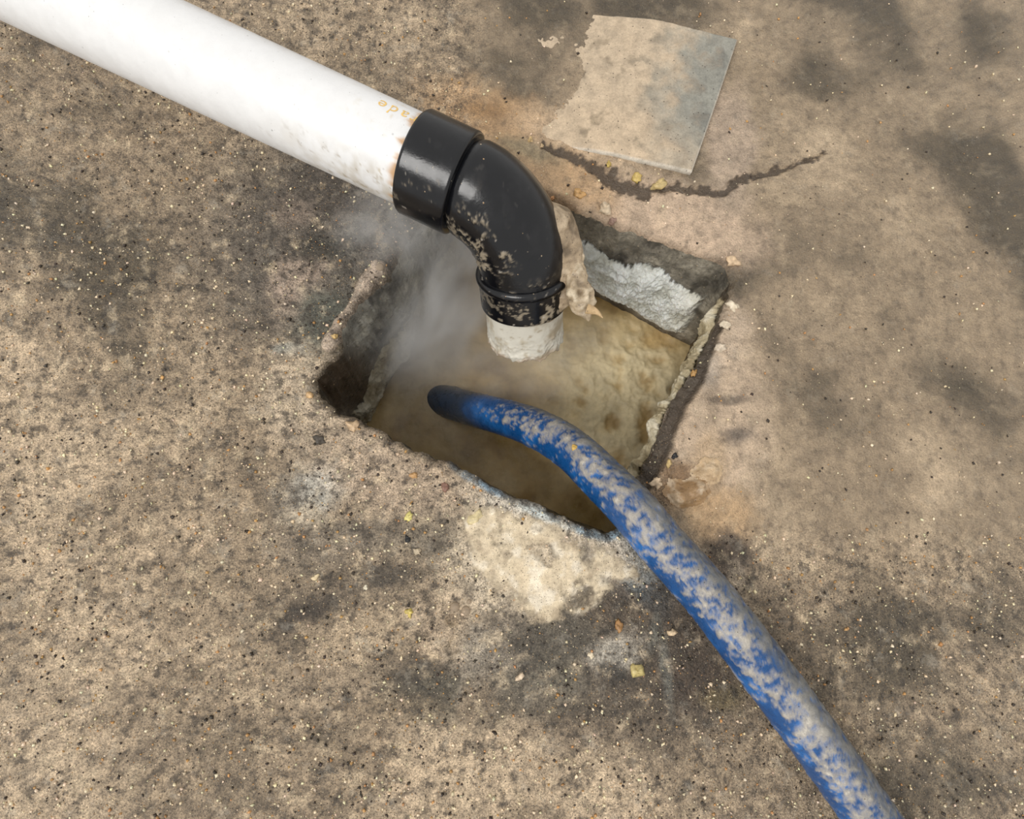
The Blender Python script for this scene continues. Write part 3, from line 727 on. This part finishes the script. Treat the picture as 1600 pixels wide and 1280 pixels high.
# ------------------------------------------------------------------ froth patch by the near edge
def patch(name, label, outline, thick, color, lightc, cat='foam', res=2.2, kind='stuff', mat=None, warp=26, holes=.85, darkc=(164, 146, 120), rise=16, rough=.48):
    ol = np.array(outline, float)
    x0, y0 = ol.min(0)-30; x1, y1 = ol.max(0)+30
    gx, gy = np.meshgrid(np.arange(x0, x1, res), np.arange(y0, y1, res))
    inside = np.zeros(gx.shape, bool); dmin = np.full(gx.shape, 1e9)
    wx = gx+warp*fbm(gx/40, gy/40, 3.1, 6, .68); wy = gy+warp*fbm(gx/40, gy/40, 8.1, 6, .68)
    for i in range(len(ol)):
        a, b = ol[i], ol[(i+1) % len(ol)]; ab = b-a
        t = np.clip(((wx-a[0])*ab[0]+(wy-a[1])*ab[1])/(ab@ab), 0, 1)
        dmin = np.minimum(dmin, np.hypot(wx-a[0]-ab[0]*t, wy-a[1]-ab[1]*t))
        cr = ((a[1] > wy) != (b[1] > wy)) & (wx < (b[0]-a[0])*(wy-a[1])/(b[1]-a[1]+1e-9)+a[0])
        inside ^= cr
    sd = np.where(inside, dmin, -dmin)
    P = on_floor(gx, gy); n1 = fbm(P[..., 0]*45, P[..., 1]*45, 6.0, 4, .6)
    P[..., 2] = floor_height(P)+.0006+thick*np.sqrt(np.clip(sd/rise, 0, 1))*(.6+.8*n1)
    c = np.zeros(P.shape)+lin(color); c = blend(c, lightc, sstep(0, .3, n1)); c = blend(c, darkc, .75*sstep(.10, .40, -n1))
    thin = fbm(P[..., 0]*24, P[..., 1]*24, 12.0, 5, .62)
    cov = np.clip(sstep(-6, 8, sd)*(1-holes*sstep(.02, .26, thin)), 0, 1)
    F_ = grid_faces(*gx.shape, flip=True); ok = (cov.reshape(-1)[F_] > .02).any(1); F_ = F_[ok]
    used, inv = np.unique(F_, return_inverse=True)
    o = mesh_obj(name, P.reshape(-1, 3)[used], inv.reshape(-1, 4), mat or M_FOAM, col=c.reshape(-1, 3)[used], rough=np.full(len(used), rough), cover=cov.reshape(-1)[used], face_up=True)
    tag(o, label, cat, None, kind); return o
patch('froth_patch', 'cream froth patch spread on the floor in front of the pit', [(722, 812), (740, 786), (790, 796), (850, 818), (900, 838), (950, 862), (990, 880), (1000, 902), (965, 908), (940, 905), (955, 918), (930, 950), (905, 958), (880, 955), (850, 970), (825, 950), (800, 945), (780, 920), (745, 890), (728, 850)],
      .0014, (212, 194, 164), (232, 218, 194))

# ------------------------------------------------------------------ loose bits
def blob_mesh(seed, nu=9, nv=12, amp=.35, flat=.7):
    r = np.random.default_rng(seed); off = r.uniform(0, 50, 3)
    ph = np.linspace(0, np.pi, nu); thx = np.linspace(0, 2*np.pi, nv, endpoint=False)
    X = np.sin(ph)[:, None]*np.cos(thx)[None]; Y = np.sin(ph)[:, None]*np.sin(thx)[None]; Z = np.cos(ph)[:, None]+0*thx[None]
    k = 1+amp*noise3(X*1.3+off[0], Y*1.3+off[1], Z*1.3+off[2])*1.6+amp*.5*noise3(X*3+off[1], Y*3+off[2], Z*3+off[0])
    return np.stack([X*k, Y*k, Z*k*flat], -1), grid_faces(nu, nv, True, flip=True)
def bit(name, label, cat, px, py, size, color, base=None, nu=9, nv=12, amp=.35, smooth=True,  group=None, z=None, seed=None, elong=1.0, rot=0.0, flat=.7, rough=.4, sink=.35, var=.12, mat=None):
    seed = seed if seed is not None else int(px*13+py*7)
    V, F_ = blob_mesh(seed, nu, nv, amp=amp, flat=flat)
    given = base is not None
    if not given: base = on_floor(np.array(float(px)), np.array(float(py)), 0.0 if z is None else z)
    if z is None and not given: base[2] = float(floor_height(base[None])[0])
    scale = size*(H-base[2])/F*.5
    V = V*scale; V[..., 0] *= elong
    cs, sn = math.cos(rot), math.sin(rot)
    V = np.stack([V[..., 0]*cs-V[..., 1]*sn, V[..., 0]*sn+V[..., 1]*cs, V[..., 2]], -1)
    V[..., 2] += scale*flat*(.45-sink)
    n = noise3(V[..., 0]*300+seed, V[..., 1]*300, V[..., 2]*300)
    c = np.zeros(V.shape)+lin(color); c = np.clip(c*(1+var*3*n)[..., None], 0, 1)
    o = mesh_obj(name, V.reshape(-1, 3), F_, mat or M_BIT, col=c, rough=np.full(V.shape[:2], rough), smooth=smooth)
    o.location = tuple(base); tag(o, label, cat, group); return o
BITS = [
 ('corn_kernel', 'yellow kernel lying in the dark crack below the cover plate', 'food scrap', 995, 277, 18, (206, 172, 84), 1.1, 0),
 ('food_scrap', 'long yellow scrap in the dark crack, right of the yellow kernel', 'food scrap', 1030, 287, 18, (204, 174, 108), 2.0, .25),
 ('food_scrap', 'small yellow scrap at the left end of the dark crack', 'food scrap', 950, 260, 10, (200, 168, 74), 1.0, 0),
 ('food_scrap', 'orange scrap between the dark crack and the far pit edge', 'food scrap', 905, 302, 15, (212, 158, 88), 1.3, -.6),
 ('stone_chip', 'large cream stone chip on the far pit edge right of the elbow', 'stone', 946, 326, 22, (212, 186, 150), 1.0, 0),
 ('stone_chip', 'small orange stone by the far edge of the pit, nearest the elbow', 'stone', 863, 309, 9, (190, 128, 72), 1.0, 0),
 ('stone_chip', 'pinkish stone chip just below the far pit edge', 'stone', 957, 347, 12, (158, 122, 104), 1.2, .8),
 ('stone_chip', 'cream round stone above the elbow, beside the cover plate sludge', 'stone', 828, 220, 10, (226, 188, 122), 1.0, 0),
 ('stone_chip', 'cream stone at the left tip of the dark crack', 'stone', 846, 226, 10, (214, 180, 130), 1.0, 0),
 ('stone_chip', 'pale orange chip at the right corner of the pit', 'stone', 1144, 410, 18, (222, 186, 142), 1.4, .3),
 ('shell_scrap', 'curled cream scrap at the right edge of the pit, topmost', 'scrap', 1143, 478, 16, (228, 208, 176), 1.8, -.5),
 ('shell_scrap', 'cream chip on the right bank below the curled scrap', 'scrap', 1133, 508, 16, (222, 202, 172), 1.0, .9),
 ('shell_scrap', 'flat cream chip on the right bank above the dark strip', 'scrap', 1126, 544, 16, (214, 194, 166), 1.6, .3),
 ('seed', 'amber seed stuck in the dark strip along the right edge', 'seed', 1089, 580, 9, (190, 140, 72), 1.6, .9),
 ('seed', 'black seed on the tan sludge above the hose', 'seed', 1054, 713, 9, (26, 22, 24), 1.3, .4),
 ('stone_chip', 'pale orange stone chip touching the upper side of the hose', 'stone', 1026, 755, 18, (224, 192, 152), 1.1, .5),
 ('food_scrap', 'thin yellow scrap left of the black seed', 'food scrap', 1045, 724, 9, (206, 172, 104), 1.6, 1.3),
 ('food_scrap', 'yellow round scrap on a whitish stain in the lower right', 'food scrap', 994, 1046, 22, (204, 182, 104), 1.0, 0),
 ('food_scrap', 'bright yellow scrap left of the bubble cluster', 'food scrap', 639, 957, 13, (218, 190, 84), 1.0, .9),
 ('food_scrap', 'yellow scrap on the floor below the pit left of the froth', 'food scrap', 639, 808, 10, (222, 206, 108), 1.4, 1.0),
 ('stone_chip', 'cream chip at the left edge of the froth patch', 'stone', 742, 809, 17, (218, 196, 140), 1.4, .7),
 ('stone_chip', 'reddish brown pebble by the near pit edge', 'stone', 695, 762, 13, (140, 98, 78), 1.1, 1.2),
 ('stone_chip', 'amber pebble left of the reddish brown pebble', 'stone', 647, 743, 11, (206, 152, 88), 1.1, -.3),
 ('stone_chip', 'orange chip on the floor at the left corner of the pit', 'stone', 484, 617, 12, (210, 164, 106), 1.0, .3),
 ('stone_chip', 'flat orange chip on the left stretch of the near edge', 'stone', 552, 666, 16, (204, 168, 124), 1.5, -.5),
 ('stone_chip', 'small yellow chip on the sludge ridge left of the pit', 'stone', 527, 529, 9, (208, 168, 96), 1.0, 0),
 ('stone_chip', 'pale chip in the lower right next to the froth patch', 'stone', 1026, 892, 10, (220, 212, 198), 1.2, 0),
 ('stone_chip', 'cream chip in the lower middle, left of the whitish stain', 'stone', 924, 1024, 9, (232, 212, 174), 1.0, 0),
 ('stone_chip', 'orange flake in the lower right above the whitish stain', 'stone', 966, 978, 14, (176, 124, 66), 1.0, .5),
 ('stone_chip', 'cream chip between the hose and the orange flake', 'stone', 1051, 988, 11, (226, 192, 146), 1.4, .2),
 ('stone_chip', 'cream flake low in the photo, left of the whitish stain', 'stone', 812, 1057, 10, (226, 196, 160), 1.5, .6),
 ('stone_chip', 'cream splinter on the dark stain left of the froth', 'stone', 653, 862, 11, (216, 192, 156), 1.5, -.5),
 ('stone_chip', 'white-cream pebble on the lower left floor', 'stone', 571, 918, 7, (232, 218, 186), 1.0, 0),
 ('stone_chip', 'cream splinter at the far lower left', 'stone', 491, 903, 9, (226, 200, 150), 1.6, .9),
 ('stone_chip', 'dark gritty lump on the left floor under the pit corner', 'stone', 500, 688, 16, (84, 74, 64), 1.2, 0),
 ('stone_chip', 'small dark lump on the grey stain left of the froth', 'stone', 637, 843, 10, (44, 42, 42), 1.0, 0),
 ('food_scrap', 'yellow fleck stuck on top of the hose', 'food scrap', None, None, 9, (214, 176, 92), 1.0, 0),
]
hx, hy = to_px(hose_skin); d_ = np.hypot(hx-898, hy-700)+1e4*((hose_face*(CAM-hose_skin)).sum(-1) < 0)
fleck_at = hose_skin.reshape(-1, 3)[int(np.argmin(d_))]
for name, label, cat, bx, by, size, colr, el, rot in BITS:
    if bx is None:
        bit(name, label, cat, 896, 701, size, colr, base=fleck_at, seed=5, flat=.5, sink=.1); continue
    grey_ = sum(colr)/3; colr = tuple(int(.78*v_+.22*grey_) for v_ in colr)
    bit(name, label, cat, bx, by, size*.88, colr, elong=el, rot=rot, amp=.6, smooth=False)

patch('sludge_clump', 'brown glossy sludge clump above the hose, right of the pale stone chip', [(1040, 770), (1050, 752), (1066, 758), (1082, 748), (1100, 752), (1102, 768), (1088, 784), (1066, 788), (1048, 782)],
      .008, (150, 120, 84), (186, 164, 136), 'sludge', 1.6, 'thing', M_SLUDGE, 12, 0, (104, 78, 48), 9, .22)
patch('sludge_clump', 'tan sludge clump on the right bank above the brown glossy clump', [(1085, 738), (1098, 722), (1116, 724), (1124, 736), (1116, 750), (1098, 752)],
      .006, (186, 160, 126), (208, 186, 156), 'sludge', 1.6, 'thing', M_SLUDGE, 10, 0, (130, 100, 66), 9, .28)

# soap bubbles on the sludge
bub = bpy.data.materials.new('bubble_film'); bub.use_nodes = True
_b = bub.node_tree.nodes['Principled BSDF']; _b.inputs['Base Color'].default_value = (*lin((190, 172, 150)), 1); _b.inputs['Roughness'].default_value = .08
_b.inputs['Transmission Weight'].default_value = .35; _b.inputs['Alpha'].default_value = .75; _b.inputs['IOR'].default_value = 1.2
BUB = [('greyish bubble at the top of the small crater in front of the pit', 711, 948, 14), ('second bubble touching the top bubble of the small crater', 728, 954, 14),
       ('lone grey bubble on the lower left floor', 464, 1049, 13), ('shiny bubble on the sludge ridge left of the pit', 597, 424, 13),
       ('tiny dark bubble above the small crater', 733, 940, 7), ('small bubble at the bottom left of the floor', 518, 1104, 8), ('round bubble on the left floor below the pit corner', 451, 609, 9)]
for label, bx, by, sz in BUB:
    b0 = on_floor(np.array(float(bx)), np.array(float(by))); b0[2] = float(floor_height(b0[None])[0]); rr = sz*H/F*.5
    ph = np.linspace(0.02, 1.75, 9); t2 = np.linspace(0, 2*np.pi, 20, endpoint=False)
    V = np.stack([np.sin(ph)[:, None]*np.cos(t2)[None], np.sin(ph)[:, None]*np.sin(t2)[None], (np.cos(ph)*.75)[:, None]+0*t2[None]], -1)*rr
    o = grid_obj('bubble', V, bub, closed=True, flip=True); o.location = tuple(b0); tag(o, label, 'bubble')

# fine grit over the floor, uncountable
def grit(name, label, color, count, smin, smax, seed, area=(-60, 1660, -60, 1340), spread=.2):
    r = np.random.default_rng(seed)
    gx = r.uniform(area[0], area[1], count); gy = r.uniform(area[2], area[3], count)
    # clusters: keep grains where a noise field is high
    d = noise2(gx/45, gy/45, seed)+r.uniform(-.5, .5, count)
    ok = d > -.05
    # not inside the pit
    ins = np.zeros(count, bool)
    for i in range(0, NR, 12):
        a, b = rim_curve[i], rim_curve[(i+12) % NR]
        ins ^= ((a[1] > gy) != (b[1] > gy)) & (gx < (b[0]-a[0])*(gy-a[1])/(b[1]-a[1]+1e-9)+a[0])
    ok &= ~ins
    calm = ((gx > 1030) & (gy < 830)) | ((gy-.35*(gx-800) < 440) & (gx > 720))
    ok &= ~(calm & (r.random(count) < .78))
    gx, gy = gx[ok], gy[ok]; n = len(gx)
    P = on_floor(gx, gy); P[:, 2] = floor_height(P)
    s = (smin+(smax-smin)*r.random(n)**2.5)*H/F*.5
    octv = np.array([(1, 0, 0), (0, 1, 0), (-1, 0, 0), (0, -1, 0), (0, 0, .8), (0, 0, -.8)], float)
    octf = np.array([(0, 1, 4), (1, 2, 4), (2, 3, 4), (3, 0, 4), (1, 0, 5), (2, 1, 5), (3, 2, 5), (0, 3, 5)])
    V = octv[None]*(1+r.uniform(-.35, .35, (n, 6, 3)))*s[:, None, None]+r.uniform(-.3, .3, (n, 6, 3))*s[:, None, None]
    an = r.uniform(0, 6.28, n); cs, sn = np.cos(an)[:, None], np.sin(an)[:, None]
    V = np.stack([V[..., 0]*cs-V[..., 1]*sn, V[..., 0]*sn+V[..., 1]*cs, V[..., 2]], -1)+P[:, None]+np.array([0, 0, 1.0])*(s*.25)[:, None, None]
    Fc = (octf[None]+np.arange(n)[:, None, None]*6).reshape(-1, 3)
    c = lin(color)[None]*(1+r.uniform(-spread, spread, (n, 1)))*(1+r.uniform(-.08, .08, (n, 3)))
    o = mesh_obj(name, V.reshape(-1, 3), Fc, M_BIT, col=np.repeat(c, 6, 0), rough=np.full(n*6, .3), smooth=False)
    tag(o, label, 'grit', None, 'stuff'); return o
grit('pale_grit', 'pale cream grit scattered over the floor', (236, 218, 184), 15000, 1.6, 6.0, 11)
grit('amber_grit', 'amber grit scattered over the floor', (196, 150, 96), 4500, 1.8, 6, 12)
grit('dark_grit', 'dark brown grit scattered over the floor', (58, 48, 40), 9000, 1.8, 6.0, 13)

# ------------------------------------------------------------------ steam
def steam_material(density):
    sm = bpy.data.materials.new('steam'); sm.use_nodes = True
    nt = sm.node_tree; nt.nodes.clear(); N = nt.nodes; L = nt.links
    out = N.new('ShaderNodeOutputMaterial'); vol = N.new('ShaderNodeVolumeScatter'); L.new(vol.outputs[0], out.inputs['Volume'])
    vol.inputs['Color'].default_value = (.97, .97, .97, 1); vol.inputs['Anisotropy'].default_value = .1
    tc = N.new('ShaderNodeTexCoord'); nz = N.new('ShaderNodeTexNoise')
    nz.inputs['Scale'].default_value = 2.0; nz.inputs['Detail'].default_value = 4; nz.inputs['Distortion'].default_value = .7
    L.new(tc.outputs['Object'], nz.inputs['Vector'])
    ln = N.new('ShaderNodeVectorMath'); ln.operation = 'LENGTH'; L.new(tc.outputs['Object'], ln.inputs[0])
    def rng_(sock, a, b, hi):
        r = N.new('ShaderNodeMapRange'); r.clamp = True; r.inputs['From Min'].default_value = a; r.inputs['From Max'].default_value = b
        r.inputs['To Min'].default_value = 0.0; r.inputs['To Max'].default_value = hi; L.new(sock, r.inputs['Value']); return r.outputs[0]
    mu = N.new('ShaderNodeMath'); mu.operation = 'MULTIPLY'
    L.new(rng_(ln.outputs['Value'], .98, .15, 1.0), mu.inputs[0]); L.new(rng_(nz.outputs['Fac'], .36, .68, density), mu.inputs[1])
    L.new(mu.outputs[0], vol.inputs['Density'])
    return sm
def steam(label, loc, size, rotz, density):
    V, F_ = blob_mesh(int(abs(loc[0])*1e4), 17, 24, amp=.06, flat=1.0)
    V = V/np.abs(V).max()*1.05
    o = mesh_obj('steam', V.reshape(-1, 3), F_, steam_material(density))
    o.location = tuple(loc); o.scale = size; o.rotation_euler = (0, 0, rotz)
    tag(o, label, 'steam', None, 'stuff')
def pt(x, y, z): return on_floor(np.array(float(x)), np.array(float(y)), z)
steam('white steam rising along the left pit wall behind the elbow', pt(680, 460, -.12), (.10, .18, .13), -.45, 32)
steam('thin haze hanging over the pit water below the pipe outlet', pt(800, 560, -.15), (.19, .13, .065), .3, 15)
steam('faint steam drifting over the floor under the white pipe', pt(615, 352, .02), (.085, .07, .045), .4, 30)
